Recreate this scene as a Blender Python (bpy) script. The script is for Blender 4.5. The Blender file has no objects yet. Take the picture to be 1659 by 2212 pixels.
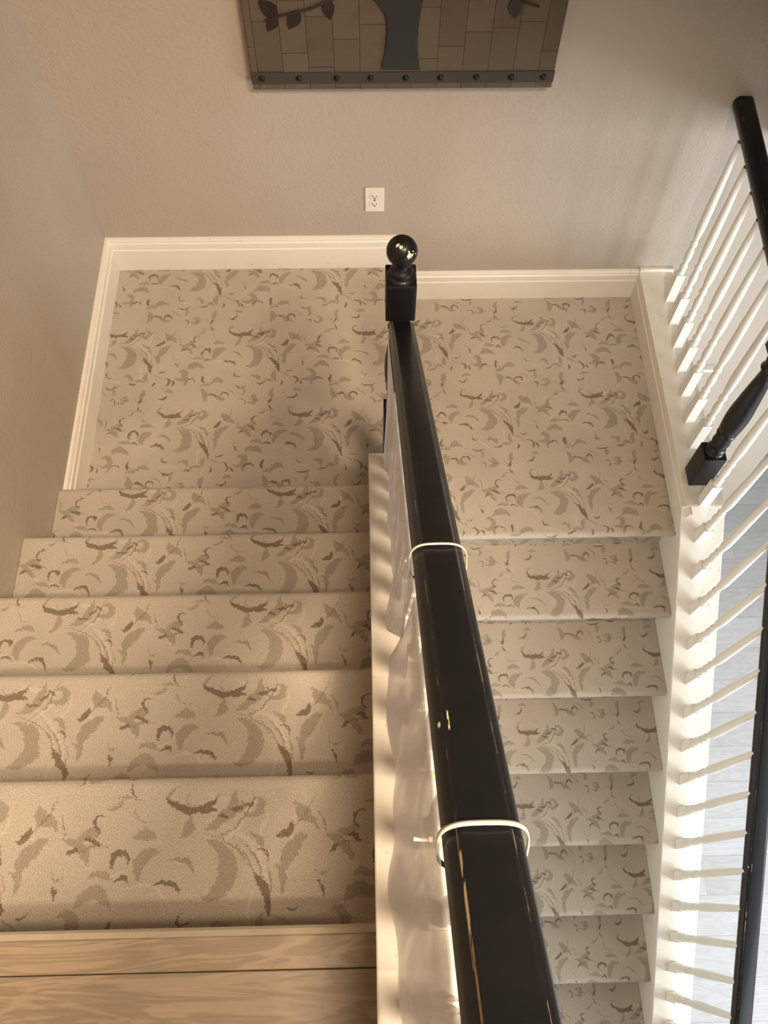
import bpy, math, random
from mathutils import Vector, Matrix
random.seed(4)
scene = bpy.context.scene
COL = scene.collection

# ------------------------------------------------------------------ camera
cam_d = bpy.data.cameras.new('camera'); cam = bpy.data.objects.new('camera', cam_d); COL.objects.link(cam)
scene.camera = cam
def rotm(a):
    v = Vector(a); return Matrix.Rotation(v.length, 3, v.normalized())
_t = math.radians(26)
_B = Matrix(((1, 0, 0), (0, -math.cos(_t), -math.sin(_t)), (0, math.sin(_t), -math.cos(_t))))
_R = rotm((-0.0132, -0.0171, -0.0156)) @ _B
HC = 1.3775
M3 = Matrix((_R[0], -_R[1], -_R[2])).transposed()
cam.matrix_world = Matrix.Translation((0, 0, HC)) @ M3.to_4x4()
cam_d.sensor_fit = 'VERTICAL'; cam_d.sensor_height = 24.0
cam_d.lens = 1850.4 / 2212 * 24.0
cam_d.clip_start = 0.02

# ------------------------------------------------------------------ light and exposure
scene.view_settings.view_transform = 'Standard'; scene.view_settings.look = 'None'
scene.view_settings.gamma = 1.0; scene.view_settings.exposure = 0.06
scene.cycles.max_bounces = 8; scene.cycles.diffuse_bounces = 3; scene.cycles.glossy_bounces = 3; scene.cycles.adaptive_threshold = 0.06; scene.cycles.adaptive_min_samples = 16
world = bpy.data.worlds.new('world'); scene.world = world; world.use_nodes = True
world.node_tree.nodes['Background'].inputs[0].default_value = (0.9, 0.88, 0.85, 1)
world.node_tree.nodes['Background'].inputs[1].default_value = 0.3

def aim(o, target):
    o.rotation_euler = (Vector(target) - o.location).to_track_quat('-Z', 'Y').to_euler()
def area(name, loc, target, sx, sy, power, color):
    d = bpy.data.lights.new(name, 'AREA'); d.shape = 'RECTANGLE'; d.size = sx; d.size_y = sy
    d.energy = power; d.color = color
    o = bpy.data.objects.new(name, d); COL.objects.link(o); o.location = loc; aim(o, target); return o
def spot(name, loc, target, power, color, angle, blend=0.8, radius=0.06):
    d = bpy.data.lights.new(name, 'SPOT'); d.energy = power; d.color = color
    d.spot_size = math.radians(angle); d.spot_blend = blend; d.shadow_soft_size = radius
    o = bpy.data.objects.new(name, d); COL.objects.link(o); o.location = loc; aim(o, target); return o
# daylight through the tall entry window in the back wall and the side window
area('daylight_entry', (2.7, -3.1, -1.7), (1.2, 0.6, -2.6), 2.2, 1.5, 45, (0.84, 0.92, 1.0))
area('daylight_side', (4.15, -0.60, -1.20), (0.2, 1.3, -1.0), 2.0, 1.5, 200, (0.88, 0.94, 1.0))
# warm spots: recessed hall and left lamps, then added wall and stair fills
spot('downlight_hall', (0.24, -0.62, 2.5), (0.25, 0.05, -0.6), 80, (1.0, 0.82, 0.62), 80, 0.7, 0.07)
spot('downlight_left', (-0.50, -1.1, 2.5), (-0.6, 0.4, -0.6), 14, (1.0, 0.74, 0.50), 76, 0.7, 0.07)
spot('fill_left_wall', (1.05, -0.30, 2.45), (-0.95, 1.25, -0.40), 650, (1.0, 0.77, 0.55), 68, 0.8, 0.42)  # added fill, washes the left wall; no fixture known here
spot('fill_stairs', (0.26, -0.20, 2.5), (-0.80, 1.05, -0.45), 75, (1.0, 0.76, 0.51), 72, 0.8, 0.10)  # added fill split from the wall wash, keeps baluster stripes off the cap
spot('fill_far_wall', (0.70, -0.30, 2.5), (0.88, 2.28, -0.98), 170, (1.0, 0.93, 0.80), 21, 1.0, 0.05)  # added narrow beam that makes the bright lobe on the far wall

# ------------------------------------------------------------------ node helpers
class NT:
    def __init__(s, name):
        s.m = bpy.data.materials.new(name); s.m.use_nodes = True
        s.t = s.m.node_tree; s.n = s.t.nodes; s.l = s.t.links
        s.b = s.n['Principled BSDF']
    def put(s, sock, v):
        if isinstance(v, (int, float)): sock.default_value = v
        elif isinstance(v, (tuple, list)):
            v = tuple(v)
            if sock.type == 'RGBA' and len(v) == 3: v = v + (1,)
            sock.default_value = v
        else: s.l.new(v, sock)
    def mth(s, op, a, b=0.0, c=0.0, clamp=False):
        n = s.n.new('ShaderNodeMath'); n.operation = op; n.use_clamp = clamp
        for i, v in enumerate((a, b, c)): s.put(n.inputs[i], v)
        return n.outputs[0]
    def vec(s, op, a, b=None):
        n = s.n.new('ShaderNodeVectorMath'); n.operation = op
        s.put(n.inputs[0], a)
        if b is not None: s.put(n.inputs['Scale'] if op == 'SCALE' else n.inputs[1], b)
        return n.outputs['Value'] if op in ('LENGTH', 'DISTANCE', 'DOT_PRODUCT') else n.outputs[0]
    def mapr(s, v, a, b, c=0.0, d=1.0, smooth=True):
        n = s.n.new('ShaderNodeMapRange'); n.interpolation_type = 'SMOOTHSTEP' if smooth else 'LINEAR'; n.clamp = not smooth
        for i, x in enumerate((v, a, b, c, d)): s.put(n.inputs[i], x)
        return n.outputs[0]
    def mapping(s, v, loc=(0, 0, 0), rot=(0, 0, 0), scale=(1, 1, 1)):
        n = s.n.new('ShaderNodeMapping'); s.put(n.inputs[0], v)
        n.inputs[1].default_value = loc; n.inputs[2].default_value = rot; n.inputs[3].default_value = scale
        return n.outputs[0]
    def noise(s, v, scale, detail=2.0, rough=0.5, dist=0.0, out=0):
        n = s.n.new('ShaderNodeTexNoise'); s.put(n.inputs['Vector'], v)
        n.inputs['Scale'].default_value = scale; n.inputs['Detail'].default_value = detail
        n.inputs['Roughness'].default_value = rough; n.inputs['Distortion'].default_value = dist
        return n.outputs[out]
    def mix(s, f, a, b, mode='MIX'):
        n = s.n.new('ShaderNodeMix'); n.data_type = 'RGBA'; n.blend_type = mode
        s.put(n.inputs[0], f); s.put(n.inputs[6], a); s.put(n.inputs[7], b)
        return n.outputs[2]
    def sep(s, v):
        n = s.n.new('ShaderNodeSeparateXYZ'); s.put(n.inputs[0], v); return n.outputs
    def comb(s, x, y, z=0.0):
        n = s.n.new('ShaderNodeCombineXYZ')
        for i, v in enumerate((x, y, z)): s.put(n.inputs[i], v)
        return n.outputs[0]
    def coord(s, kind='Object'):
        return s.n.new('ShaderNodeTexCoord').outputs[kind]
    def bump(s, h, strength, dist):
        n = s.n.new('ShaderNodeBump'); n.inputs['Strength'].default_value = strength
        n.inputs['Distance'].default_value = dist; s.put(n.inputs['Height'], h)
        s.l.new(n.outputs[0], s.b.inputs['Normal'])
    def base(s, c, rough=0.5, spec=None, coat=None):
        s.put(s.b.inputs['Base Color'], c); s.put(s.b.inputs['Roughness'], rough)
        if spec is not None: s.put(s.b.inputs['Specular IOR Level'], spec)
        if coat is not None: s.put(s.b.inputs['Coat Weight'], coat); s.b.inputs['Coat Roughness'].default_value = 0.08

def mat_wall(name, col):
    t = NT(name); c = t.coord()
    n1 = t.noise(c, 90, 3, 0.55); n2 = t.noise(c, 2.0, 2)
    t.base(t.mix(t.mapr(n2, 0.3, 0.7), col, tuple(x * 0.96 for x in col)), 0.48, 0.35)
    t.bump(n1, 0.6, 0.004); return t.m
def mat_paint(name, col, rough=0.35):
    t = NT(name); c = t.coord()
    n = t.noise(c, 14, 3); sp = t.noise(t.mapping(c, (3, 1, 7)), 60, 1)
    spots = t.mapr(sp, 0.735, 0.77)
    t.base(t.mix(t.mth('MULTIPLY', spots, 0.35), t.mix(n, col, tuple(x * 0.94 for x in col)), (0.30, 0.26, 0.2)), rough, 0.4)
    t.bump(t.noise(c, 45, 2), 0.06, 0.003); return t.m
def mat_plain(name, col, rough=0.4, metal=0.0, coat=None):
    t = NT(name); n = t.noise(t.coord(), 35, 3)
    t.base(t.mix(n, col, tuple(x * 0.85 for x in col)), rough, None, coat); t.b.inputs['Metallic'].default_value = metal
    return t.m

def mat_carpet():
    t = NT('scroll_carpet'); uv = t.coord('UV')
    nz = t.noise(uv, 190, 2, 0.6, 0, 1)
    nz2 = t.noise(uv, 30, 2, 0.5, 0, 1)
    p = t.vec('ADD', uv, t.vec('SCALE', t.vec('SUBTRACT', nz, (0.5, 0.5, 0.5)), 0.013))
    p = t.vec('ADD', p, t.vec('SCALE', t.vec('SUBTRACT', nz2, (0.5, 0.5, 0.5)), 0.022))
    W, H = 0.444, 0.344
    cells = {}
    def cell(off):
        if off not in cells:
            q = t.vec('ADD', p, (off[0] + 20 * W, off[1] + 20 * H, 0)); s_ = t.sep(q)
            ux = t.mth('ADD', s_[0], t.mth('MULTIPLY', t.mth('FLOOR', t.mth('MULTIPLY', s_[1], 1 / H)), W / 2))
            cells[off] = t.comb(t.mth('SUBTRACT', t.mth('MODULO', ux, W), W / 2), t.mth('SUBTRACT', t.mth('MODULO', s_[1], H), H / 2), 1.0)
        return cells[off]
    def curl(u, v, r0, rot, dt, w0, c, mir=1, soft=0.0016):
        # a spiral stroke about (u, v) on the repeat: it starts at angle rot, turns by the share dt of a circle,
        # its radius shrinks by the share c and its width swells mid-way
        u %= W; v %= H
        ou = 0.0 if abs(u - W / 2) < W / 4 else W / 2; ov = 0.0 if abs(v - H / 2) < H / 4 else H / 2
        q = cell((ou, ov)); cx = (u + ou) % W - W / 2; cy = (v + ov) % H - H / 2
        sc = 1.0 / r0; rot = math.radians(180 - rot * mir)
        ca, sa = math.cos(rot), math.sin(rot)
        lx = -(ca * cx * sc - sa * cy * sc * mir); ly = -(sa * cx * sc + ca * cy * sc * mir)
        X = t.vec('DOT_PRODUCT', q, (ca * sc, -sa * sc * mir, lx)); Y = t.vec('DOT_PRODUCT', q, (sa * sc, ca * sc * mir, ly))
        th = t.mth('ARCTAN2', Y, X); r = t.mth('SQRT', t.mth('MULTIPLY_ADD', X, X, t.mth('MULTIPLY', Y, Y)))
        tt = t.mth('MULTIPLY_ADD', th, 1 / (2 * math.pi * dt), 0.5 / dt)
        d = t.mth('ABSOLUTE', t.mth('ADD', r, t.mth('MULTIPLY_ADD', tt, c, -1.0)))
        w = t.mth('MULTIPLY', t.mth('MULTIPLY', tt, 4 * w0 / r0), t.mth('SUBTRACT', 1.0, tt))
        return t.mapr(t.mth('SUBTRACT', w, d), 0.0, soft / r0)
    def mx(l):
        o = l[0]
        for a in l[1:]: o = t.mth('MAXIMUM', o, a)
        return o
    class Acc:
        o = None
        def append(s, v): s.o = v if s.o is None else t.mth('MAXIMUM', s.o, v)
    mid, dark, thin, lite = Acc(), Acc(), Acc(), Acc()
    # strokes on the repeat: x, y (0.418 mm units, y down), radius, start angle, turning sense, share of a turn, half width, shrink
    strokes = ((mid, [(770,890,50,190,1,0.85,20.74,0.6), (1060,830,165,-78,1,0.22,26.84,0), (1040,1150,140,105,1,0.22,30.5,0), (1050,1150,130,88,-1,0.22,21.96,0), (570,1150,118,95,-1,0.52,41.48,0.25), (500,850,100,275,-1,0.22,31.72,0.0), (330,1080,85,130,-1,0.24,20.74,0), (385,1150,92,75,1,0.36,30.5,0.2), (150,1290,75,165,-1,0.42,30.5,0.1), (350,1430,58,180,-1,0.45,24.4,0.2), (1100,1320,64,200,1,0.85,24.4,0.6), (905,1340,95,145,1,0.2,20.74,0), (730,1100,95,80,-1,0.18,15.86,0), (60,900,110,-40,-1,0.16,24.4,0), (640,740,48,200,1,0.8,19.52,0.6), (170,720,90,60,-1,0.28,26.84,0.1), (880,700,80,130,1,0.25,21.96,0.0), (1230,1250,100,125,-1,0.2,18.3,0), (420,940,95,-60,1,0.2,20,0), (660,1380,52,150,-1,0.5,19,0.4), (820,1190,80,60,-1,0.25,18,0), (420,660,95,200,1,0.22,22,0), (980,1010,60,10,1,0.25,13,0), (260,660,60,150,-1,0.3,15,0.1), (520,660,55,-60,1,0.3,16,0.1), (760,1440,60,30,1,0.3,16,0.1), (120,1420,55,80,1,0.35,15,0.2), (980,860,40,60,1,0.5,10,0.3), (700,830,60,-20,-1,0.22,12,0), (1020,700,50,160,-1,0.35,16,0.2)]),
               (dark, [(1045,790,125,205,1,0.36,18.4,0.05), (860,950,72,-85,1,0.23,17.25,0), (1160,1080,60,105,-1,0.22,11.5,0), (245,1095,46,250,-1,0.85,12.65,0.45), (430,1235,58,155,-1,0.48,11.5,0.1), (975,1400,44,130,-1,0.58,10.35,0.2), (1185,1405,46,190,-1,0.55,8.05,0.1), (600,1330,250,50,-1,0.13,19.55,0), (330,1370,110,208,-1,0.15,12.65,0), (540,1370,80,215,1,0.3,9.2,0), (570,1010,100,120,-1,0.17,17.25,0), (640,1010,70,110,-1,0.15,9.2,0), (935,1255,38,220,1,0.32,8.05,0), (860,1410,30,60,-1,0.4,10.35,0.2), (420,720,44,240,-1,0.8,10.35,0.5), (960,700,45,20,-1,0.45,10.35,0.2), (740,740,60,-60,1,0.2,12.65,0), (60,1110,50,150,-1,0.2,10.35,0), (690,1330,90,250,1,0.17,10,0), (300,760,60,30,1,0.25,10,0), (150,960,42,40,1,0.7,8,0.4), (1010,1230,50,-20,1,0.22,9,0), (250,1200,40,20,1,0.35,9,0.1), (520,1320,36,100,1,0.7,7,0.4), (800,1100,34,-40,1,0.5,7,0.3), (150,850,60,250,1,0.22,11,0), (720,930,50,20,1,0.25,9,0), (560,780,36,160,-1,0.7,7,0.4), (1010,1420,40,-30,1,0.3,9,0), (180,1340,50,-60,1,0.22,9,0), (820,820,34,140,1,0.4,8,0.1)]),
               (thin, [(560,1230,225,100,-1,0.28,6.5,0), (575,1240,250,60,-1,0.16,7.8,0), (1080,820,215,-75,1,0.22,7.8,0), (1060,1140,38,120,1,0.75,5.2,0.4), (525,865,36,90,1,0.8,5.2,0.4), (455,1200,105,110,-1,0.26,11.7,0), (200,1110,260,100,-1,0.12,5.2,0), (330,900,60,-30,-1,0.5,5.2,0.2), (800,700,70,180,1,0.4,5.2,0.1), (300,820,190,-70,1,0.2,6,0), (820,1450,150,20,1,0.2,6,0), (400,780,130,20,1,0.2,6,0), (700,1200,150,-40,1,0.22,6,0), (950,1000,120,-20,1,0.2,6,0), (150,1180,140,60,1,0.22,6,0), (700,640,120,200,1,0.25,6,0), (300,1300,110,200,1,0.3,5,0)]),
               (lite, [(560,1230,272,95,-1,0.33,9,0), (1060,800,255,-85,1,0.22,9,0), (1120,1000,190,150,1,0.15,7,0), (200,1000,150,200,1,0.3,8,0), (640,900,190,-80,1,0.25,8,0), (330,1330,140,20,1,0.3,8,0), (520,700,150,30,1,0.25,8,0), (900,1300,140,120,1,0.3,8,0), (120,760,110,200,1,0.3,8,0)]))
    K = 0.000418
    for acc, L in strokes:
        for x, y, r, a, sg, d, w, c in L: acc.append(curl(x * K, (1480 - y) * K, r * K, a, d, w * K, c, sg))
    md, dk, tn, lt = mid.o, dark.o, thin.o, lite.o
    big = t.noise(uv, 5.0, 2)
    tuft = t.noise(uv, 420, 1, 0.6)
    speck = t.mapr(t.noise(uv, 620, 1), 0.35, 0.62)
    base = t.mix(t.mapr(big, 0.3, 0.7), (0.560, 0.492, 0.405), (0.510, 0.448, 0.368))
    col = t.mix(t.mth('MULTIPLY', lt, 0.55), base, (0.68, 0.60, 0.50))
    col = t.mix(t.mth('MULTIPLY', md, t.mapr(speck, 0, 1, 0.42, 0.92)), col, (0.315, 0.270, 0.200))
    col = t.mix(t.mth('MULTIPLY', tn, t.mapr(speck, 0, 1, 0.15, 0.8)), col, (0.21, 0.155, 0.095))
    col = t.mix(t.mth('MULTIPLY', dk, t.mapr(speck, 0, 1, 0.60, 0.95)), col, (0.160, 0.115, 0.066))
    col = t.mix(1.0, col, t.mix(t.mapr(tuft, 0.3, 0.7), (0.80, 0.80, 0.80), (1.10, 1.10, 1.10)), 'MULTIPLY')
    t.base(col, 0.95, 0.1)
    t.put(t.b.inputs['Sheen Weight'], 0.15)
    h = tuft
    t.bump(h, 0.6, 0.004); return t.m

def mat_planks(name, light, dark, plank_w, rough, plank_l=1.3, gap=0.0025, off=0.0, seam=0.35):
    t = NT(name); c = t.coord(); s_ = t.sep(c)
    yy = t.mth('MULTIPLY', t.mth('ADD', s_[1], 10 * plank_w + off), 1 / plank_w)
    row = t.mth('FLOOR', yy); fy = t.mth('FRACT', yy)
    wn = t.n.new('ShaderNodeTexWhiteNoise'); wn.noise_dimensions = '1D'; t.put(wn.inputs['W'], row)
    xx = t.mth('ADD', t.mth('MULTIPLY', s_[0], 1 / plank_l), t.mth('MULTIPLY_ADD', wn.outputs[0], 7.0, 20.0))
    fx = t.mth('FRACT', xx); colx = t.mth('FLOOR', xx)
    wn2 = t.n.new('ShaderNodeTexWhiteNoise'); wn2.noise_dimensions = '2D'; t.put(wn2.inputs['Vector'], t.comb(row, colx))
    gpos = t.vec('ADD', t.vec('MULTIPLY', c, (2.2, 16, 1)), t.vec('SCALE', wn2.outputs[1], 9.0))
    g1 = t.noise(gpos, 1.2, 4, 0.55, 1.6); g2 = t.noise(t.vec('MULTIPLY', gpos, (1, 4, 1)), 3.5, 3, 0.6)
    rings = t.mth('SINE', t.mth('MULTIPLY', g1, 34.0))
    f = t.mth('ADD', t.mth('MULTIPLY', t.mapr(rings, -1, 1), 0.45), t.mth('MULTIPLY', g2, 0.55))
    col = t.mix(f, light, dark)
    tone = t.mth('MULTIPLY_ADD', wn2.outputs[0], 0.16, 0.92)
    col = t.mix(1.0, col, t.comb(tone, tone, tone), 'MULTIPLY')
    e = t.mth('MINIMUM', fy, t.mth('SUBTRACT', 1.0, fy)); e2 = t.mth('MINIMUM', fx, t.mth('SUBTRACT', 1.0, fx))
    gp = t.mth('MAXIMUM', t.mapr(e, gap / plank_w, 0.0), t.mapr(e2, gap / plank_l * 0.6, 0.0))
    col = t.mix(t.mth('MULTIPLY', gp, seam), col, tuple(x * 0.25 for x in dark))
    t.base(col, rough, 0.5); t.bump(t.mth('SUBTRACT', t.mth('MULTIPLY', f, 0.15), gp), 0.25, 0.002)
    return t.m

def mat_black(name, chips=0.0, kind='rail'):
    # glossy black enamel, worn through to bare wood and primer along its edges, with ridge highlights painted in
    t = NT(name); c = t.coord()
    g = t.noise(c, 25, 3)
    col = t.mix(g, (0.0055, 0.0055, 0.0065), (0.010, 0.010, 0.011))
    if kind == 'rail':
        uv = t.coord('UV'); s_ = t.sep(uv)
        for u0, th, wd, seed in ((-0.0212, 0.50, 0.0006, 0), (0.0212, 0.55, 0.0006, 5), (-0.029, 0.66, 0.0006, 9), (0.012, 0.72, 0.0008, 13)):  # pale ridge lines: worn edges plus thin highlights put into the colour
            edge = t.mapr(t.mth('ABSOLUTE', t.mth('SUBTRACT', s_[0], u0)), wd, wd * 0.4)
            n = t.noise(t.comb(t.mth('MULTIPLY', s_[0], 260), t.mth('MULTIPLY_ADD', s_[1], 26, seed)), 1.0, 4, 0.65)
            k = t.mth('MULTIPLY', edge, t.mapr(n, th, th + 0.03))
            col = t.mix(t.mth('MULTIPLY', k, 0.75), col, (0.20, 0.18, 0.14))
        # the long bare streak on the left shoulder, and short nicks
        for u0, v0, v1, wd, cc in ((0.0205, 0.0, 0.062, 0.0011, (0.42, 0.33, 0.19)), (0.0203, -0.10, 0.004, 0.0008, (0.20, 0.12, 0.07)),
                                   (0.0165, 0.163, 0.186, 0.0012, (0.55, 0.47, 0.30)), (0.0245, 0.170, 0.178, 0.0016, (0.7, 0.7, 0.66))):
            e = t.mapr(t.mth('ABSOLUTE', t.mth('SUBTRACT', s_[0], u0)), wd, wd * 0.35)
            r = t.mth('MULTIPLY', t.mapr(s_[1], v0, v0 + 0.004), t.mapr(s_[1], v1, v1 - 0.004))
            n = t.noise(t.comb(t.mth('MULTIPLY', s_[0], 500), t.mth('MULTIPLY', s_[1], 60)), 1.0, 3, 0.6)
            k = t.mth('MULTIPLY', t.mth('MULTIPLY', e, r), t.mapr(n, 0.42, 0.50))
            col = t.mix(k, col, cc)
    if kind == 'ball':
        n = t.noise(t.mapping(c, (0.3, 0.15, 0.52)), 34, 3, 0.6); m = t.noise(t.mapping(c, (1.3, 4.15, 2.5)), 15, 1)
        k = t.mth('MULTIPLY', t.mapr(n, 0.635, 0.65), t.mapr(m, 0.48, 0.54))
        col = t.mix(k, col, (0.72, 0.62, 0.44))
    t.base(col, 0.45, 0.22, 0.22); t.b.inputs['Coat Roughness'].default_value = 0.14
    t.bump(t.noise(c, 70, 2), 0.05, 0.002); return t.m

def mat_film():
    t = NT('clear_plastic_film'); c = t.coord()
    n = t.noise(t.vec('MULTIPLY', c, (1, 6, 1.2)), 3.0, 3, 0.5, 0.8)
    t.base((0.86, 0.88, 0.95), 0.25, 0.6)
    tr = t.n.new('ShaderNodeBsdfTransparent'); tr.inputs[0].default_value = (0.97, 0.97, 0.98, 1)
    lw = t.n.new('ShaderNodeLayerWeight'); lw.inputs[0].default_value = 0.22
    a = t.mth('ADD', t.mapr(n, 0.3, 0.7, 0.20, 0.50), t.mth('MULTIPLY', lw.outputs['Facing'], 0.5), 0.0, True)
    mx = t.n.new('ShaderNodeMixShader'); t.put(mx.inputs[0], a)
    t.l.new(tr.outputs[0], mx.inputs[1]); t.l.new(t.b.outputs[0], mx.inputs[2])
    t.l.new(mx.outputs[0], t.n['Material Output'].inputs[0])
    return t.m

def mat_artwood():
    t = NT('weathered_board_panel'); c = t.coord(); s_ = t.sep(c)
    pw = 0.0735
    xx = t.mth('MULTIPLY', t.mth('ADD', s_[0], 5.0 * pw + 0.0065 + pw * 5), 1 / pw)
    ci = t.mth('FLOOR', xx); fx = t.mth('FRACT', xx)
    wn = t.n.new('ShaderNodeTexWhiteNoise'); wn.noise_dimensions = '1D'; t.put(wn.inputs['W'], ci)
    zz = t.mth('ADD', t.mth('MULTIPLY', s_[2], 1 / 0.15), t.mth('MULTIPLY_ADD', wn.outputs[0], 4.0, 10.0))
    fz = t.mth('FRACT', zz); ri = t.mth('FLOOR', zz)
    w2 = t.n.new('ShaderNodeTexWhiteNoise'); w2.noise_dimensions = '2D'; t.put(w2.inputs['Vector'], t.comb(ci, ri))
    g = t.noise(t.vec('MULTIPLY', c, (6, 1, 60)), 1.5, 4, 0.6); st = t.noise(c, 9, 3)
    tone = t.mth('ADD', t.mth('MULTIPLY', w2.outputs[0], 0.45), t.mth('MULTIPLY', g, 0.3))
    col = t.mix(tone, (0.098, 0.073, 0.052), (0.150, 0.119, 0.086))
    col = t.mix(t.mapr(st, 0.55, 0.75, 0, 0.5), col, (0.085, 0.055, 0.04))
    e = t.mth('MINIMUM', fx, t.mth('SUBTRACT', 1.0, fx)); e2 = t.mth('MINIMUM', fz, t.mth('SUBTRACT', 1.0, fz))
    gp = t.mth('MAXIMUM', t.mapr(e, 0.022, 0.004), t.mapr(e2, 0.012, 0.002))
    col = t.mix(t.mth('MULTIPLY', gp, 0.7), col, (0.03, 0.018, 0.012))
    t.base(col, 0.75, 0.2); t.bump(t.mth('SUBTRACT', t.mth('MULTIPLY', g, 0.3), gp), 0.4, 0.003)
    return t.m

M = dict(
    wall=mat_wall('greige_wall_paint', (0.46, 0.395, 0.325)), ceiling=mat_wall('ceiling_paint', (0.62, 0.58, 0.52)),
    white=mat_paint('cream_white_trim_paint', (0.87, 0.815, 0.715)), gwhite=mat_paint('white_baluster_paint', (0.86, 0.82, 0.74), 0.3),
    carpet=mat_carpet(), oak=mat_planks('pale_oak_planks', (0.47, 0.355, 0.245), (0.25, 0.185, 0.120), 0.19, 0.42, 1.6, 0.002, 0.03, 0.8),
    lower=mat_planks('grey_laminate_planks', (0.50, 0.505, 0.52), (0.40, 0.40, 0.405), 0.18, 0.22, 1.2, 0.0025, 0.0, 0.4),
    rail=mat_black('black_rail_enamel'), black=mat_black('black_post_enamel', 0, 'plain'), ball=mat_black('black_ball_enamel', 0, 'ball'),
    film=mat_film(), tie=mat_plain('nylon_tie', (0.74, 0.68, 0.58), 0.35), art=mat_artwood(),
    bark=mat_plain('dark_sheet_metal', (0.024, 0.022, 0.023), 0.6, 0.0), leaf=mat_plain('dark_brown_leaf_metal', (0.035, 0.022, 0.016), 0.5, 0.3),
    strap=mat_plain('dull_metal_strap', (0.052, 0.043, 0.031), 0.7, 0.0), rivet=mat_plain('dark_rivet', (0.018, 0.014, 0.012), 0.4, 0.5),
    plate=mat_plain('ivory_plate', (0.84, 0.80, 0.72), 0.3), slot=mat_plain('socket_slot_dark', (0.03, 0.022, 0.018), 0.6),
    pad=mat_plain('carpet_edge_binding', (0.50, 0.42, 0.31), 0.9), glass=mat_plain('window_pane_glass', (0.8, 0.85, 0.9), 0.1),
)

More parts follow.
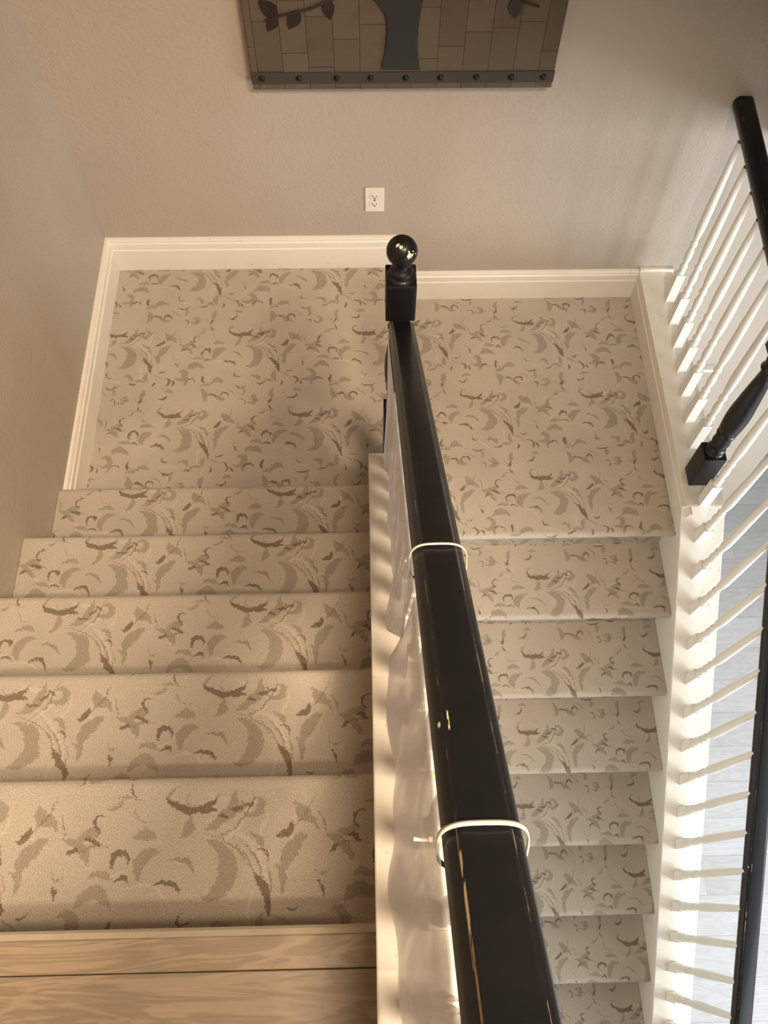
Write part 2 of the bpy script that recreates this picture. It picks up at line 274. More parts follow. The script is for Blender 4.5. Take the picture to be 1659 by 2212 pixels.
# ------------------------------------------------------------------ mesh helpers
class MB:
    def __init__(s): s.v = []; s.f = []; s.uv = []; s.sm = []
    def add(s, vs, fs, uvs=None, smooth=False):
        o = len(s.v); s.v += [tuple(v) for v in vs]
        for i, f in enumerate(fs):
            s.f.append([o + k for k in f]); s.sm.append(smooth); s.uv.append(uvs[i] if uvs else None)
        return s
    def box(s, x0, x1, y0, y1, z0, z1):
        v = [(x, y, z) for x in (x0, x1) for y in (y0, y1) for z in (z0, z1)]
        return s.add(v, [(0, 1, 3, 2), (4, 6, 7, 5), (0, 4, 5, 1), (2, 3, 7, 6), (0, 2, 6, 4), (1, 5, 7, 3)])
    def prism(s, prof, axis, a, b, uvfun=None, smooth=False):
        # prof: closed polygon in the two other axes; extruded from a to b along axis
        def pt(q, w):
            return {0: (w, q[0], q[1]), 1: (q[0], w, q[1]), 2: (q[0], q[1], w)}[axis]
        n = len(prof); v = [pt(q, a) for q in prof] + [pt(q, b) for q in prof]
        L = [0.0]
        for i in range(n): L.append(L[-1] + math.dist(prof[i], prof[(i + 1) % n]))
        fs = []; uvs = []
        for i in range(n):
            j = (i + 1) % n; fs.append((i, j, n + j, n + i)); uvs.append([(a, L[i]), (a, L[i + 1]), (b, L[i + 1]), (b, L[i])])
        s.add(v, fs, uvs, smooth)
        s.add(v, [tuple(reversed(range(n))), tuple(range(n, 2 * n))], [[prof[k] for k in reversed(range(n))], [prof[k] for k in range(n)]])
        return s
    def lathe(s, prof, loc=(0, 0, 0), seg=20):
        vs = []
        for r, z in prof:
            for k in range(seg):
                a = 2 * math.pi * k / seg; vs.append((loc[0] + r * math.cos(a), loc[1] + r * math.sin(a), loc[2] + z))
        fs = []
        for i in range(len(prof) - 1):
            for k in range(seg):
                k2 = (k + 1) % seg; fs.append((i * seg + k, i * seg + k2, (i + 1) * seg + k2, (i + 1) * seg + k))
        s.add(vs, fs, None, True)
        s.add(vs[:seg], [tuple(reversed(range(seg)))]); s.add(vs[-seg:], [tuple(range(seg))]); return s
    def sweep(s, prof, path, closed_prof=True, up=Vector((0, 0, 1)), cap=True, loop=False, smooth=True, uvs0=None):
        # prof: points (across, up); path: list of Vector
        n = len(prof); rings = []; P = [Vector(p) for p in path]; m = len(P); d0 = 0; ds = []
        for i, p in enumerate(P):
            a = P[(i - 1) % m] if (loop or i > 0) else p; b = P[(i + 1) % m] if (loop or i < m - 1) else p
            T = (b - a).normalized(); Sd = T.cross(up).normalized(); U = Sd.cross(T).normalized()
            rings.append([p + Sd * q[0] + U * q[1] for q in prof])
            if i: d0 += (p - P[i - 1]).length
            ds.append(d0)
        vs = [v for r in rings for v in r]; fs = []; uvs = []
        for i in range(m if loop else m - 1):
            i2 = (i + 1) % m
            for k in range(n if closed_prof else n - 1):
                k2 = (k + 1) % n; fs.append((i * n + k, i * n + k2, i2 * n + k2, i2 * n + k))
                va = uvs0(P[i]) if uvs0 else ds[i]; vb = uvs0(P[i2]) if uvs0 else ds[i2]
                uvs.append([(prof[k][0], va), (prof[k2][0], va), (prof[k2][0], vb), (prof[k][0], vb)])
        s.add(vs, fs, uvs, smooth)
        if cap and not loop and closed_prof:
            s.add(rings[0], [tuple(reversed(range(n)))]); s.add(rings[-1], [tuple(range(n))])
        return s
    def build(s, name, mat, parent=None, bevel=0.0, seg=2, sub=0):
        me = bpy.data.meshes.new(name); me.from_pydata(s.v, [], s.f); me.materials.append(mat)
        ul = me.uv_layers.new(name='uv')
        for p, sm, uv in zip(me.polygons, s.sm, s.uv):
            p.use_smooth = sm
            for k, li in enumerate(p.loop_indices):
                if uv: ul.data[li].uv = uv[k]
                else:
                    co = me.vertices[me.loops[li].vertex_index].co; ul.data[li].uv = (co.x, co.y)
        me.update()
        import bmesh
        bm = bmesh.new(); bm.from_mesh(me); bmesh.ops.recalc_face_normals(bm, faces=bm.faces)
        if bevel > 0:
            bmesh.ops.remove_doubles(bm, verts=bm.verts, dist=1e-6)
            es = [e for e in bm.edges if len(e.link_faces) == 2 and e.calc_face_angle(0) > 0.6]
            bmesh.ops.bevel(bm, geom=es, offset=bevel, segments=seg, affect='EDGES', profile=0.5)
        bm.to_mesh(me); bm.free()
        o = bpy.data.objects.new(name, me); COL.objects.link(o)
        if parent: o.parent = parent; o.matrix_parent_inverse = Matrix.Translation(-parent.location)
        return o
def tag(o, label=None, cat=None, group=None, kind=None):
    if label: o['label'] = label
    if cat: o['category'] = cat
    if group: o['group'] = group
    if kind: o['kind'] = kind
    return o
def thing(name, loc, label, cat, group=None):
    o = bpy.data.objects.new(name, None); COL.objects.link(o); o.location = loc; o.empty_display_size = 0.05
    return tag(o, label, cat, group)
def struct(name, mb, mat, label=None, cat=None, bevel=0.0):
    o = mb.build(name, mat, None, bevel); tag(o, label, cat, None, 'structure'); return o

# ------------------------------------------------------------------ measures (metres; z = 0 is the upper floor)
RISE = 0.18; GOL = 0.2438; GOR = 0.2299
XL = -0.932; XK0, XK1 = 0.015, 0.140          # left wall; centre knee wall faces
XR0, XR1 = 1.060, 1.168                         # right knee wall faces
YF = 2.2815; YTOP = 0.027; YNL = YTOP + 5 * GOL; YNR = 1.2282
ZL, ZR, ZF = -1.08, -1.26, -3.24
CAPL = lambda y: -0.745 + (1.25 - y) * 0.738    # top of the centre cap
CAPR = lambda y: -1.125 - (1.267 - y) * 0.783   # top of the right cap
ZC = 2.55; XE = 4.2; YB = -3.2; XC = 2.117; YFF = 4.0

# ------------------------------------------------------------------ setting
struct('wall_left', MB().box(XL - 0.12, XL, YB, YF + 0.12, ZF, ZC), M['wall'], 'plain greige wall running down beside the left flight of stairs', 'wall')
struct('wall_far', MB().box(XL, XC, YF, YF + 0.12, ZF, ZC), M['wall'], 'greige textured wall above the landings, holding the artwork and outlet', 'wall')
struct('wall_return', MB().box(XC - 0.12, XC, YF + 0.12, YFF, ZF, ZC), M['wall'])
struct('wall_end', MB().box(XC - 0.12, XE + 0.12, YFF, YFF + 0.12, ZF, ZC), M['wall'])
wr = MB(); wr.box(XE, XE + 0.12, YB, YFF, ZF, -2.2).box(XE, XE + 0.12, YB, YFF, -0.6, ZC).box(XE, XE + 0.12, YB, -1.6, -2.2, -0.6).box(XE, XE + 0.12, 0.4, YFF, -2.2, -0.6)
struct('wall_right', wr, M['wall'])
wb = MB(); wb.box(XL - 0.12, 1.5, YB - 0.12, YB, ZF, ZC).box(3.9, XE + 0.12, YB - 0.12, YB, ZF, ZC).box(1.5, 3.9, YB - 0.12, YB, ZF, -2.6).box(1.5, 3.9, YB - 0.12, YB, -0.6, ZC)
struct('wall_back', wb, M['wall'])
def window(name, x0, x1, y0, y1, z0, z1, alongx):
    f = MB(); w = 0.05
    if alongx:
        f.box(x0, x1, y0, y1, z0, z0 + w).box(x0, x1, y0, y1, z1 - w, z1).box(x0, x0 + w, y0, y1, z0 + w, z1 - w).box(x1 - w, x1, y0, y1, z0 + w, z1 - w)
        f.box((x0 + x1) / 2 - w / 2, (x0 + x1) / 2 + w / 2, y0, y1, z0 + w, z1 - w)
    else:
        f.box(x0, x1, y0, y1, z0, z0 + w).box(x0, x1, y0, y1, z1 - w, z1).box(x0, x1, y0, y0 + w, z0 + w, z1 - w).box(x0, x1, y1 - w, y1, z0 + w, z1 - w)
        f.box(x0, x1, (y0 + y1) / 2 - w / 2, (y0 + y1) / 2 + w / 2, z0 + w, z1 - w)
    o = struct(name, f, M['white'])
    return o
window('window_1', 1.5, 3.9, YB - 0.09, YB - 0.03, -2.6, -0.6, True)
window('window_2', XE + 0.03, XE + 0.09, -1.6, 0.4, -2.2, -0.6, False)
struct('ceiling', MB().box(XL - 0.12, XE + 0.12, YB - 0.12, YFF + 0.12, ZC, ZC + 0.1), M['ceiling'])
struct('floor_lower', MB().box(XL - 0.12, XE + 0.12, YB - 0.12, YFF + 0.12, ZF - 0.1, ZF), M['lower'], 'pale grey plank floor far below, beyond the right railing', 'floor')
struct('ceiling_entry_shade', MB().box(1.34, XE, YB, YF, -0.52, 0.0), M['ceiling'])  # unseen slab over the entry, made deep to shade the far wall's upper right
struct('floor_upper', MB().box(XL, XK0, YB, -0.0305, -0.28, 0.0), M['oak'], 'pale oak plank floor at the top of the left flight', 'floor')
# centre knee wall and its cap
kn = MB().prism([(1.262, ZF), (1.262, CAPL(1.262) - 0.018), (-0.03, CAPL(-0.03) - 0.018), (-0.9, CAPL(-0.03) - 0.018), (-0.9, ZF)], 0, XK0, XK1)
struct('wall_center', kn, M['white'], 'narrow white knee wall between the two flights', 'wall')
y0, y1, y2 = 1.268, -0.03, -0.9
cp = MB().prism([(y0, CAPL(y0)), (y1, CAPL(y1)), (y2, CAPL(y1)), (y2, CAPL(y1) - 0.018), (y1, CAPL(y1) - 0.018), (y0, CAPL(y0) - 0.018)], 0, 0.0, 0.155)
struct('trim_1', cp, M['white'], 'cream sloping board capping the knee wall between the two flights', 'wall cap', 0.0025)
# right knee wall and its cap
kr = MB().prism([(YF, ZF), (YF, -1.143), (1.267, -1.143), (-1.3, CAPR(-1.3) - 0.018), (-1.3, ZF)], 0, XR0 - 0.012, XR1)
struct('wall_right_knee', kr, M['white'], 'white stringer wall on the open right side of the lower flight', 'wall')
cr = MB().prism([(YF, -1.125), (1.267, -1.125), (1.267, -1.143), (YF, -1.143)], 0, 1.046, 1.175)
struct('trim_2', cr, M['white'], 'level cream cap board along the open right edge of the lower landing', 'wall cap', 0.002)
cr = MB().prism([(1.2665, CAPR(1.2665)), (-1.3, CAPR(-1.3)), (-1.3, CAPR(-1.3) - 0.018), (1.2665, CAPR(1.2665) - 0.018)], 0, 1.030, 1.175)
struct('trim_3', cr, M['white'], 'long cream cap board sloping down the right side of the lower flight', 'wall cap', 0.002)
# small ledge on the far wall beyond the right cap
lg = MB().box(1.19, 1.575, YF - 0.030, YF, -1.752, -1.735)
struct('trim_4', lg, M['white'], 'short white ledge on the far wall behind the right balusters', 'trim', 0.002)

def base_prof(h):
    # (offset from wall, height): moulded baseboard with two ridges near its top
    return [(0.0, 0.0), (0.0155, 0.0), (0.0155, h * 0.60), (0.0175, h * 0.615), (0.0175, h * 0.66), (0.0135, h * 0.70), (0.0155, h * 0.73),
            (0.0150, h * 0.86), (0.0105, h * 0.89), (0.0115, h * 0.93), (0.0080, h * 0.985), (0.0, h)]
def baseboard_x(name, x0, x1, z, h, label):
    struct(name, MB().prism([(YF - a, z + b) for a, b in base_prof(h)], 0, x0, x1), M['white'], label, 'baseboard')
def baseboard_y(name, xw, sgn, ya, yb, z, h, label, k=1.0):
    struct(name, MB().prism([(xw + sgn * a * k, z + b) for a, b in base_prof(h)], 1, ya, yb), M['white'], label, 'baseboard')
baseboard_x('baseboard_far', XL, 0.115, ZL, 0.150, 'moulded cream baseboard at the back of the higher half landing')
baseboard_x('baseboard_far.001', 0.116, 1.060, ZR, 0.142, 'moulded cream baseboard at the back of the lower half landing')
struct('trim_5', MB().box(1.046, 1.175, YF - 0.014, YF, -1.125, -1.108), M['white'], 'thin cream strip on the far wall at the end of the level cap', 'trim', 0.002)
baseboard_y('baseboard_left', XL, 1, YNL + 0.001, YF, ZL, 0.150, 'moulded cream baseboard along the left wall of the higher half landing')
baseboard_y('baseboard_right', XR0 + 0.001, -1, 1.235, YF, ZR, 0.134, 'moulded cream baseboard along the right edge of the lower half landing')

# ------------------------------------------------------------------ landings
def nosed(y_front, y_back, z_top, z_bot, sgn, r=0.016, over=0.026):
    # section (y,z) of a carpeted step, nosing at y_front pointing along sgn
    p = [(y_back, z_top), (y_front - sgn * r, z_top)]
    for k in range(1, 9):
        a = math.pi * k / 8
        p.append((y_front - sgn * r + sgn * r * math.sin(a), z_top - r + r * math.cos(a)))
    p += [(y_front - sgn * over, z_top - 2 * r - 0.004), (y_front - sgn * over, z_bot), (y_back, z_bot)]
    return p
def step_mesh(x0, x1, yf, yb, zt, zb, sgn, uoff, voff, over=0.026):
    mb = MB(); pr = nosed(yf, yb, zt, zb, sgn, 0.016, over); n = len(pr); vs = [(x0, a, b) for a, b in pr] + [(x1, a, b) for a, b in pr]
    L = [0.0]
    for i in range(n): L.append(L[-1] + math.dist(pr[i], pr[(i + 1) % n]))
    fs, uv = [], []
    vv = lambda i: sgn * (L[i] - L[1]) + voff
    for i in range(n):
        j = (i + 1) % n; fs.append((i, j, n + j, n + i)); uv.append([(x0 + uoff, vv(i)), (x0 + uoff, vv(i + 1)), (x1 + uoff, vv(i + 1)), (x1 + uoff, vv(i))])
    mb.add(vs, fs, uv, False)
    mb.add(vs, [tuple(reversed(range(n))), tuple(range(n, 2 * n))])
    return mb
o = MB().box(XL, 0.115, YNL - 0.030, YF, ZL - 0.36, ZL).build('stair_landing', M['carpet'])
tag(o, 'higher half landing in scroll carpet at the foot of the left flight', 'landing')
o = step_mesh(0.116, XR0, YNR, YF, ZR, ZR - 0.25, -1, 0.05, 0.03, 0.052).build('stair_landing', M['carpet'])
tag(o, 'lower half landing in scroll carpet between the black rail and right railing', 'landing')

# ------------------------------------------------------------------ flights
fl = thing('stair_flight', ((XL + XK0) / 2, YNL, ZL), 'upper flight of carpeted steps along the left wall below the oak nosing', 'staircase')
for k in range(1, 6):
    yn = YTOP + (6 - k) * GOL; zt = -(6 - k) * RISE
    step_mesh(XL + 0.001, XK0 - 0.001, yn, yn - GOL - 0.012, zt, zt - RISE, 1, 0.013 * k + 0.02, 0.25 + 0.006 * k).build('carpeted_step', M['carpet'], fl)
# top riser in carpet with its bound edge, then the oak nosing board
rp = MB().box(XL + 0.001, XK0 - 0.001, YTOP - 0.045, YTOP - 0.004, -RISE, -0.012); rp.build('carpeted_riser', M['carpet'], fl)
eg = MB().prism([(YTOP, -0.030), (YTOP, -0.006), (YTOP - 0.004, -0.001), (YTOP - 0.012, 0.001), (YTOP - 0.016, -0.010), (YTOP - 0.006, -0.030)], 0, XL + 0.001, XK0 - 0.001)
tag(eg.build('carpet_edge', M['pad'], fl), 'pale bound carpet edge tucked under the oak nosing')
ob = MB().box(XL + 0.001, XK0 - 0.001, -0.0300, YTOP - 0.0125, -0.012, 0.001)
tag(ob.build('nosing_board', M['oak'], fl, 0.002), 'pale oak nosing board at the head of the flight')

fr = thing('stair_flight', ((XK1 + XR0) / 2, YNR, ZR), 'lower flight of carpeted steps between the black handrail and right cap board', 'staircase')
for k in range(1, 11):
    yn = YNR - k * GOR; zt = ZR - k * RISE
    step_mesh(XK1 + 0.001, XR0 - 0.013, yn, yn + GOR + 0.0475 + (0.004 if k == 1 else 0), zt, zt - RISE, -1, 0.05 + 0.012 * k, 0.10 + 0.004 * k, 0.048).build('carpeted_step', M['carpet'], fr)

# ------------------------------------------------------------------ railings
HW = 0.031
RP = [(-0.0175, 0.0), (0.0175, 0.0), (0.0200, -0.0008), (0.0212, -0.0030), (0.0235, -0.0040), (0.0275, -0.0075), (0.0303, -0.0140), (HW, -0.0215), (0.0300, -0.0290),
      (0.0250, -0.0350), (0.0215, -0.0380), (0.0205, -0.0500), (-0.0205, -0.0500), (-0.0215, -0.0380), (-0.0250, -0.0350), (-0.0300, -0.0290),
      (-HW, -0.0215), (-0.0303, -0.0140), (-0.0275, -0.0075), (-0.0235, -0.0040), (-0.0212, -0.0030), (-0.0200, -0.0008)]
def handrail(path, parent, n=60):
    P = [Vector(p) for p in path]; out = []
    for a, b in zip(P[:-1], P[1:]):
        m = max(2, int(n * (b - a).length))
        out += [a.lerp(b, i / m) for i in range(m)]
    out.append(P[-1])
    mb = MB().sweep(RP, out, uvs0=lambda q: q.y)
    o = mb.build('handrail', M['rail'], parent)
    return o
def newel(parent, x, y, z0, zb1, zb2, ztop, half=0.035, ballr=0.0345, chipped=False):
    root = bpy.data.objects.new('newel_post', None); COL.objects.link(root); root.parent = parent
    root.location = Vector((x, y, z0)) - parent.location; root.empty_display_size = 0.04
    bpy.context.view_layer.update()
    def bld(mb, nm, mt, bv=0.0):
        o = mb.build(nm, mt, None, bv); o.parent = root; o.location = (-x, -y, -z0); return o
    h = half
    bld(MB().box(x - h, x + h, y - h, y + h, z0, zb1), 'lower_block', M['black'], 0.003)
    bld(MB().box(x - h, x + h, y - h, y + h, zb2, ztop), 'upper_block', M['black'], 0.003)
    H = zb2 - zb1
    pr = [(0.030, 0), (0.031, 0.004), (0.029, 0.009), (0.025, 0.012), (0.027, 0.016), (0.030, 0.021), (0.028, 0.026), (0.0225, 0.031), (0.023, 0.036),
          (0.0265, 0.046), (0.0285, 0.060), (0.0270, 0.076), (0.0235, 0.088), (0.0225, 0.093), (0.0265, 0.098), (0.030, 0.104), (0.029, 0.110), (0.0245, 0.114),
          (0.0245, 0.118), (0.0310, 0.126), (0.0335, 0.160), (0.0350, 0.20), (0.0335, 0.235)]
    e = H - 0.075
    pr += [(0.0290, 0.235 + (e - 0.235) * 0.35), (0.0235, 0.235 + (e - 0.235) * 0.72), (0.0195, e), (0.0235, e + 0.008), (0.0285, e + 0.015), (0.0245, e + 0.023), (0.0225, e + 0.032),
           (0.026, e + 0.048), (0.0245, e + 0.058), (0.028, e + 0.064), (0.030, e + 0.070), (0.029, H)]
    bld(MB().lathe(pr, (x, y, zb1), 28), 'turned_shaft', M['black'])
    bld(MB().lathe([(0.0335, 0), (0.0335, 0.003), (0.030, 0.007), (0.024, 0.010), (0.0255, 0.014), (0.0265, 0.018), (0.023, 0.023), (0.0165, 0.027), (0.0150, 0.034), (0.0175, 0.05)], (x, y, ztop), 28), 'finial_collar', M['black'])
    b = [(ballr * math.sin(math.pi * k / 20) + 1e-5, -ballr * math.cos(math.pi * k / 20)) for k in range(21)]
    fb = bld(MB().lathe(b, (x, y, ztop + 0.043 + ballr), 32), 'ball_finial', M['ball'] if chipped else M['black'])
    if chipped: fb['label'] = 'black ball finial with cream chips in its paint'
    return root
def baluster_mesh(hb, H, g=1.0):
    # square block of height hb, then turned beads and a long tapering shaft up to H
    mb = MB(); s = 0.0160
    mb.box(-s, s, -s, s, -0.014, hb)
    pr = [(0.0140, -0.001), (0.0145, 0.004), (0.0120, 0.011), (0.0100, 0.016), (0.0138, 0.023), (0.0143, 0.029), (0.0104, 0.036), (0.0092, 0.042),
          (0.0116, 0.056), (0.0136, 0.072), (0.0124, 0.092), (0.0094, 0.108), (0.0090, 0.112), (0.0130, 0.119), (0.0130, 0.127), (0.0090, 0.134), (0.0098, 0.142),
          (0.0132, 0.170), (0.0148, 0.200), (0.0144, 0.25), (0.0134, 0.32)]
    pr = [(r, hb + z * g) for r, z in pr]
    z1 = pr[-1][1]
    pr += [(0.0112, z1 + (H - z1) * 0.5), (0.0086, H)]
    mb.lathe(pr, (0, 0, 0), 14)
    return mb
def balusters(parent, pts, hb, lean=0.0, g=1.0):
    # pts: (x, y, zbase, height); first is built, the rest copied with shared mesh per height
    cache = {}
    for x, y, z, H in pts:
        key = round(H, 2)
        if key not in cache:
            o = baluster_mesh(hb, H, g).build('baluster', M['gwhite'], None); cache[key] = o
        else:
            o = cache[key].copy(); COL.objects.link(o)
        o.parent = parent; o.location = Vector((x, y, z)) - parent.location; o.rotation_euler = (lean, 0, 0)

# centre railing
RX = 0.083
RTOP = lambda y: -0.215 + (1.300 - y) * 0.745
rc = thing('stair_railing', (0.08, 1.345, ZL), 'black handrail with zip ties and ball newel running down the centre between the flights', 'railing')
handrail([(RX, 1.3095, RTOP(1.3095)), (RX, -0.40, RTOP(-0.40))], rc)
newel(rc, 0.080, 1.345, ZL, -0.645, -0.225, -0.108, chipped=True)
newel(rc, 0.080, -0.436, CAPL(-0.03), 0.42, 0.86, 1.02)
pts = []
for i in range(16):
    y = 1.150 - 0.103 * i
    zc = CAPL(max(y, -0.03)); H = RTOP(y) - 0.055 - zc
    pts.append((0.0775, y + 0.012, zc, 0.502 + 0.0 * i if y > 0 else round(H, 2)))
pts = [(x, y, z, RTOP(y) - 0.057 - z) for x, y, z, h in pts if y > -0.36]
balusters(rc, pts, 0.11, 0.0, 0.8)

# right railing: level stretch, corner newel, sloping stretch
rr = thing('stair_railing', (1.1, 1.376, -1.125), 'white baluster railing with black rail along the open right side of landing and flight', 'railing')
handrail([(1.166, YF, -0.372), (1.119, 1.411, -0.372)], rr)
newel(rr, 1.100, 1.376, -1.125, -0.958, -0.46, -0.33)
LR = lambda y: -1.11 - (0.434 - y) * 0.79
handrail([(1.117, 1.341, LR(1.341)), (1.117, -1.15, LR(-1.15))], rr)
lv = []
for i in range(7):
    y = 2.138 - 0.1065 * i; x = 1.137 - 0.0045 * i
    lv.append((x, y, -1.125, 0.705))
lv.append((1.104, 1.281, -1.125, 0.60))
balusters(rr, lv[:7], 0.142, 0.0, 1.15)
b8 = [(1.104, 1.281, -1.125, LR(1.281) - 0.055 + 1.125)]
balusters(rr, b8, 0.125)
lo = []
for i in range(24):
    y = 1.182 - 0.0985 * i
    lo.append((1.094, y, CAPR(y), LR(y) - 0.05 - CAPR(y)))
balusters(rr, lo, 0.088, math.radians(2.6), 0.92)

# ------------------------------------------------------------------ zip ties
def zip_tie(y, label, tail):
    z = RTOP(y); ang = math.atan(0.745)
    root = thing('zip_tie', (RX, y, z), label, 'zip tie', 'zip ties round the centre handrail')
    path = []
    for k in range(40):
        a = 2 * math.pi * k / 40
        u = 0.0345 * math.copysign(abs(math.cos(a)) ** 0.62, math.cos(a)); w = 0.029 * math.copysign(abs(math.sin(a)) ** 0.62, math.sin(a)) - 0.0262
        # plane square to the rail, tipped a little
        path.append(Vector((RX + u, y + w * math.sin(ang) * 0.8, z + w * math.cos(ang) * 1.05 + 0.001)))
    T = Vector((0, -math.cos(ang), math.sin(ang)))
    mb = MB(); n = len(path); vs = []
    c = sum(path, Vector()) / n
    for p in path:
        N = (p - c).normalized()
        vs += [p - T * 0.0024, p + T * 0.0024, p + T * 0.0024 + N * 0.0014, p - T * 0.0024 + N * 0.0014]
    fs = []
    for i in range(n):
        j = (i + 1) % n
        for k in range(4): fs.append((4 * i + k, 4 * i + (k + 1) % 4, 4 * j + (k + 1) % 4, 4 * j + k))
    mb.add(vs, fs, None, True); mb.build('strap', M['tie'], root)
    hx = RX - 0.0375
    MB().box(hx - 0.0035, hx + 0.001, y - 0.0085, y - 0.004, z - 0.032, z - 0.027).build('ratchet_head', M['tie'], root, 0.001)
    t = Vector((hx - 0.0025, y - 0.0065, z - 0.0295))
    MB().sweep([(-0.0014, -0.0005), (0.0014, -0.0005), (0.0014, 0.0005), (-0.0014, 0.0005)], [t, t + Vector(tail) * 0.5 + Vector((0, 0, -0.002)), t + Vector(tail)]).build('tail', M['tie'], root)
zip_tie(0.428, 'cream nylon zip tie round the black centre handrail, the one closer to the ball newel', (-0.004, -0.004, -0.020))
zip_tie(0.078, 'cream nylon zip tie round the black centre handrail, the one closer to the wooden floor', (-0.0125, 0.001, 0.0))

# ------------------------------------------------------------------ clear film tied along the centre balusters
def film(name, ya, yb, label, bulge, gap, phase, xtop=0.050):
    mb = MB(); ns, nt = 60, 18; vs = []
    for i in range(ns + 1):
        s = i / ns; y = ya + (yb - ya) * s
        zt = RTOP(y) - 0.030; cz = CAPL(max(y, -0.03)) + gap(s)
        for j in range(nt + 1):
            q = j / nt; z = zt + (cz - zt) * q
            x = xtop - bulge(s) * q ** 1.4 + 0.0055 * math.sin(phase + 17 * s + 2.2 * q) * q + 0.003 * math.sin(phase * 2 + 41 * s - 3 * q) * q
            vs.append((x, y + 0.012 * math.sin(3 * s + phase) * q, z))
    fs = [(i * (nt + 1) + j, (i + 1) * (nt + 1) + j, (i + 1) * (nt + 1) + j + 1, i * (nt + 1) + j + 1) for i in range(ns) for j in range(nt)]
    mb.add(vs, fs, None, True); o = mb.build(name, M['film'])
    sm = o.modifiers.new('thick', 'SOLIDIFY'); sm.thickness = 0.0008
    tag(o, label, 'plastic sheet', 'clear plastic sheets along the centre railing'); return o
film('plastic_sheet', 1.27, 0.372, 'clear plastic sheet tied to the lower balusters beside the ball newel', lambda s: 0.003 + 0.030 * max(0, (s - 0.55) / 0.45) ** 1.2 * (1 - 0.6 * max(0, (s - 0.86) / 0.14)),
     lambda s: 0.06 if s < 0.8 else 0.06 + 0.30 * (s - 0.8) / 0.2, 0.4)
film('plastic_sheet', 0.352, -0.38, 'milky clear plastic sheet hanging beside the handrail next to the wooden floor', lambda s: 0.022 + 0.008 * s, lambda s: 0.06 + 0.22 * max(0, 0.12 - s) / 0.12, 2.1)

# ------------------------------------------------------------------ outlet
oc = (0.035, YF, -0.7625)
ot = thing('wall_outlet', oc, 'ivory duplex power outlet on the far wall above the ball newel', 'power outlet')
MB().box(0.002, 0.068, YF - 0.006, YF, -0.815, -0.711).build('cover_plate', M['plate'], ot, 0.0025)
for zc in (-0.746, -0.779):
    pr = []
    for k in range(24):
        a = 2 * math.pi * k / 24; pr.append((0.035 + 0.0165 * math.cos(a), zc + max(-0.0118, min(0.0118, 0.0145 * math.sin(a)))))
    rc_ = MB().prism(pr, 1, YF - 0.0085, YF - 0.0055).build('receptacle', M['plate'], ot)
    s = MB().box(0.0275, 0.0297, YF - 0.0091, YF - 0.008, zc - 0.0015, zc + 0.0065).box(0.0405, 0.0425, YF - 0.0091, YF - 0.008, zc - 0.0005, zc + 0.006)
    pr = [(0.035 + 0.0028 * math.cos(a / 10 * math.tau), zc - 0.0065 + 0.0026 * math.sin(a / 10 * math.tau)) for a in range(10)]
    s.prism(pr, 1, YF - 0.0091, YF - 0.008); so = s.build('socket_slots', M['slot'], None); so.parent = rc_
    so.matrix_parent_inverse = Matrix.Identity(4)
MB().lathe([(0.0001, 0.0), (0.0028, 0.0), (0.0028, 0.001)], (0, 0, 0), 12)
pr = [(0.035 + 0.0026 * math.cos(a / 12 * math.tau), -0.7625 + 0.0026 * math.sin(a / 12 * math.tau)) for a in range(12)]
MB().prism(pr, 1, YF - 0.0072, YF - 0.0055).build('cover_screw', M['rivet'], ot)

# ------------------------------------------------------------------ wall art
AX0, AX1, AZ0, AZ1 = -0.320, 0.556, -0.312, 0.56
YA = YF - 0.036
ar = thing('wall_art', (0.118, YF, AZ0), 'square weathered wood wall art with a black metal tree and riveted strap', 'wall art')
MB().box(AX0, AX1, YA, YF, AZ0, AZ1).build('wood_panel', M['art'], ar, 0.002)
for z0, z1 in ((-0.291, -0.256), (0.506, 0.546)):
    st = MB().box(AX0 - 0.001, AX1 + 0.001, YA - 0.004, YA + 0.0, z0, z1).build('metal_strap', M['strap'], ar, 0.001)
    for x in (-0.291, -0.184, -0.075, 0.023, 0.125, 0.226, 0.330, 0.432, 0.525):
        zz = (z0 + z1) / 2
        vs = []; mb = MB()
        pr = [(0.0095, 0), (0.0085, 0.003), (0.006, 0.005), (0.0002, 0.006)]
        tmp = MB().lathe(pr, (0, 0, 0), 14)
        tmp.v = [(x + a, YA - 0.004 - c, zz + b) for a, b, c in tmp.v]
        r = tmp.build('rivet', M['rivet'], None); r.parent = st; r.matrix_parent_inverse = Matrix.Translation(-ar.location) @ Matrix.Identity(4)
        r.matrix_parent_inverse = Matrix.Identity(4)
trunk = [(0.055, -0.241), (0.060, -0.220), (0.066, -0.195), (0.071, -0.151), (0.072, -0.111), (0.064, -0.078), (0.042, -0.046), (0.010, -0.015), (-0.030, 0.012),
         (0.02, 0.02), (0.06, 0.03), (0.05, 0.10), (0.075, 0.10), (0.095, 0.04), (0.13, 0.06), (0.17, 0.13), (0.19, 0.12), (0.165, 0.05), (0.19, 0.01), (0.25, 0.02), (0.20, -0.01), (0.163, -0.040), (0.158, -0.075),
         (0.154, -0.12), (0.153, -0.151), (0.155, -0.193), (0.160, -0.225), (0.164, -0.243)]
MB().prism(trunk, 1, YA - 0.008, YA - 0.0005).build('tree_trunk', M['bark'], ar, 0.0015)
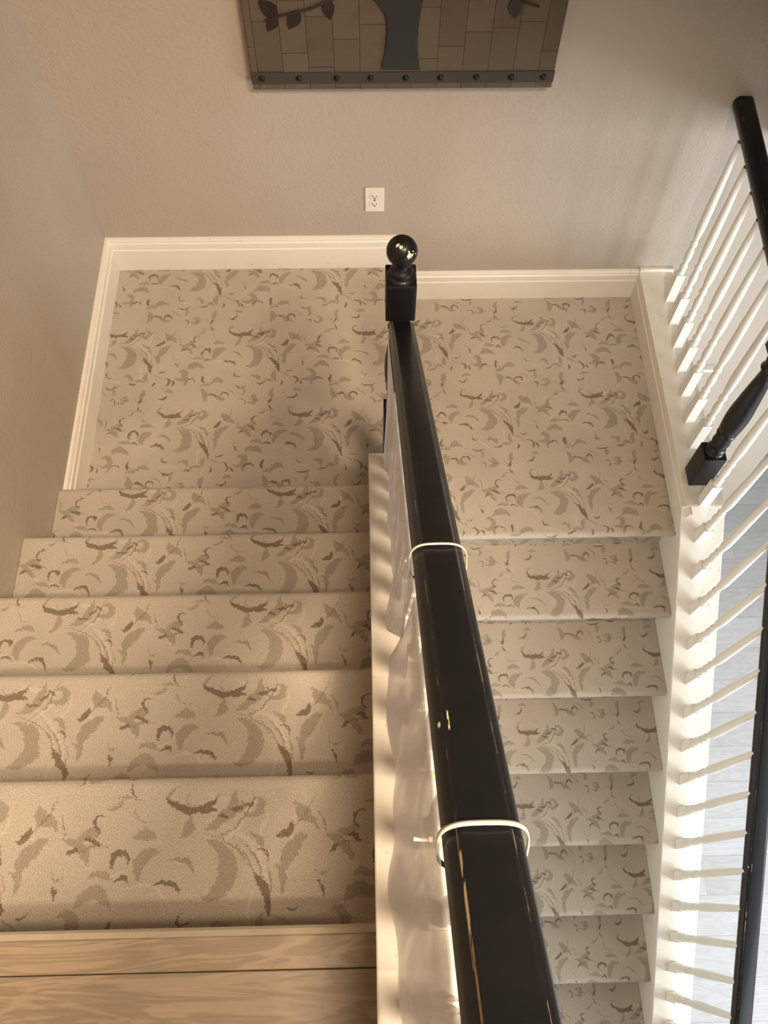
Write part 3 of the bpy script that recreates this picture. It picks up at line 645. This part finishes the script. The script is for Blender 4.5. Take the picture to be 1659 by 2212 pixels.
def branch(pts, r0, r1):
    n = len(pts); P = [Vector((x, YA - 0.004, z)) for x, z in pts]; mb = MB(); m = 8; vs = []
    for i, p in enumerate(P):
        T = (P[min(i + 1, n - 1)] - P[max(i - 1, 0)]).normalized(); S = Vector((T.z, 0, -T.x)); r = r0 + (r1 - r0) * i / (n - 1)
        for k in range(m):
            a = 2 * math.pi * k / m; vs.append(p + S * r * math.cos(a) + Vector((0, 1, 0)) * 0.0035 * math.sin(a))
    fs = [(i * m + k, i * m + (k + 1) % m, (i + 1) * m + (k + 1) % m, (i + 1) * m + k) for i in range(n - 1) for k in range(m)]
    mb.add(vs, fs, None, True); mb.add(vs[:m], [tuple(range(m))]); mb.add(vs[-m:], [tuple(range(m))])
    return mb.build('branch', M['bark'], ar)
def leafp(x0, z0, x1, z1, wd=0.30):
    a = Vector((x0, z0)); b = Vector((x1, z1)); d = b - a; L = d.length; n = Vector((-d.y, d.x)) / L
    pr = []
    for k in range(12): t = k / 12; pr.append(a + d * t + n * L * wd * math.sin(math.pi * t ** 0.8))
    for k in range(12): t = 1 - k / 12; pr.append(a + d * t - n * L * wd * math.sin(math.pi * t ** 0.8))
    MB().prism([tuple(p) for p in pr], 1, YA - 0.007, YA - 0.0005).build('leaf', M['leaf'], ar, 0.0008)
branch([(0.03, -0.02), (-0.03, -0.022), (-0.089, -0.045), (-0.138, -0.067), (-0.188, -0.079), (-0.229, -0.087), (-0.262, -0.097)], 0.006, 0.0015)
for a in ((-0.227, -0.085, -0.272, -0.044), (-0.229, -0.088, -0.258, -0.128), (-0.169, -0.073, -0.199, -0.121), (-0.092, -0.042, -0.084, -0.096)): leafp(*a)
branch([(0.18, 0.0), (0.26, 0.004), (0.34, -0.02), (0.42, -0.046), (0.479, -0.064)], 0.005, 0.0012)
leafp(0.408, -0.040, 0.419, -0.095)
for pts_ in ([(-0.02, 0.01), (-0.12, 0.05), (-0.22, 0.05), (-0.28, 0.09)], [(0.055, 0.09), (0.0, 0.18), (-0.10, 0.24), (-0.2, 0.27)], [(0.07, 0.09), (0.09, 0.22), (0.06, 0.34), (0.10, 0.44)],
             [(0.18, 0.12), (0.24, 0.22), (0.34, 0.28), (0.44, 0.38)], [(0.24, 0.015), (0.34, 0.06), (0.44, 0.08), (0.51, 0.14)]):
    branch(pts_, 0.007, 0.0018)
    for i in range(1, len(pts_)):
        x, z = pts_[i]
        for s in (-1, 1):
            a = random.uniform(0.6, 1.4) * s + math.atan2(z - pts_[i - 1][1], x - pts_[i - 1][0])
            leafp(x, z, x + 0.045 * math.cos(a), z + 0.045 * math.sin(a))
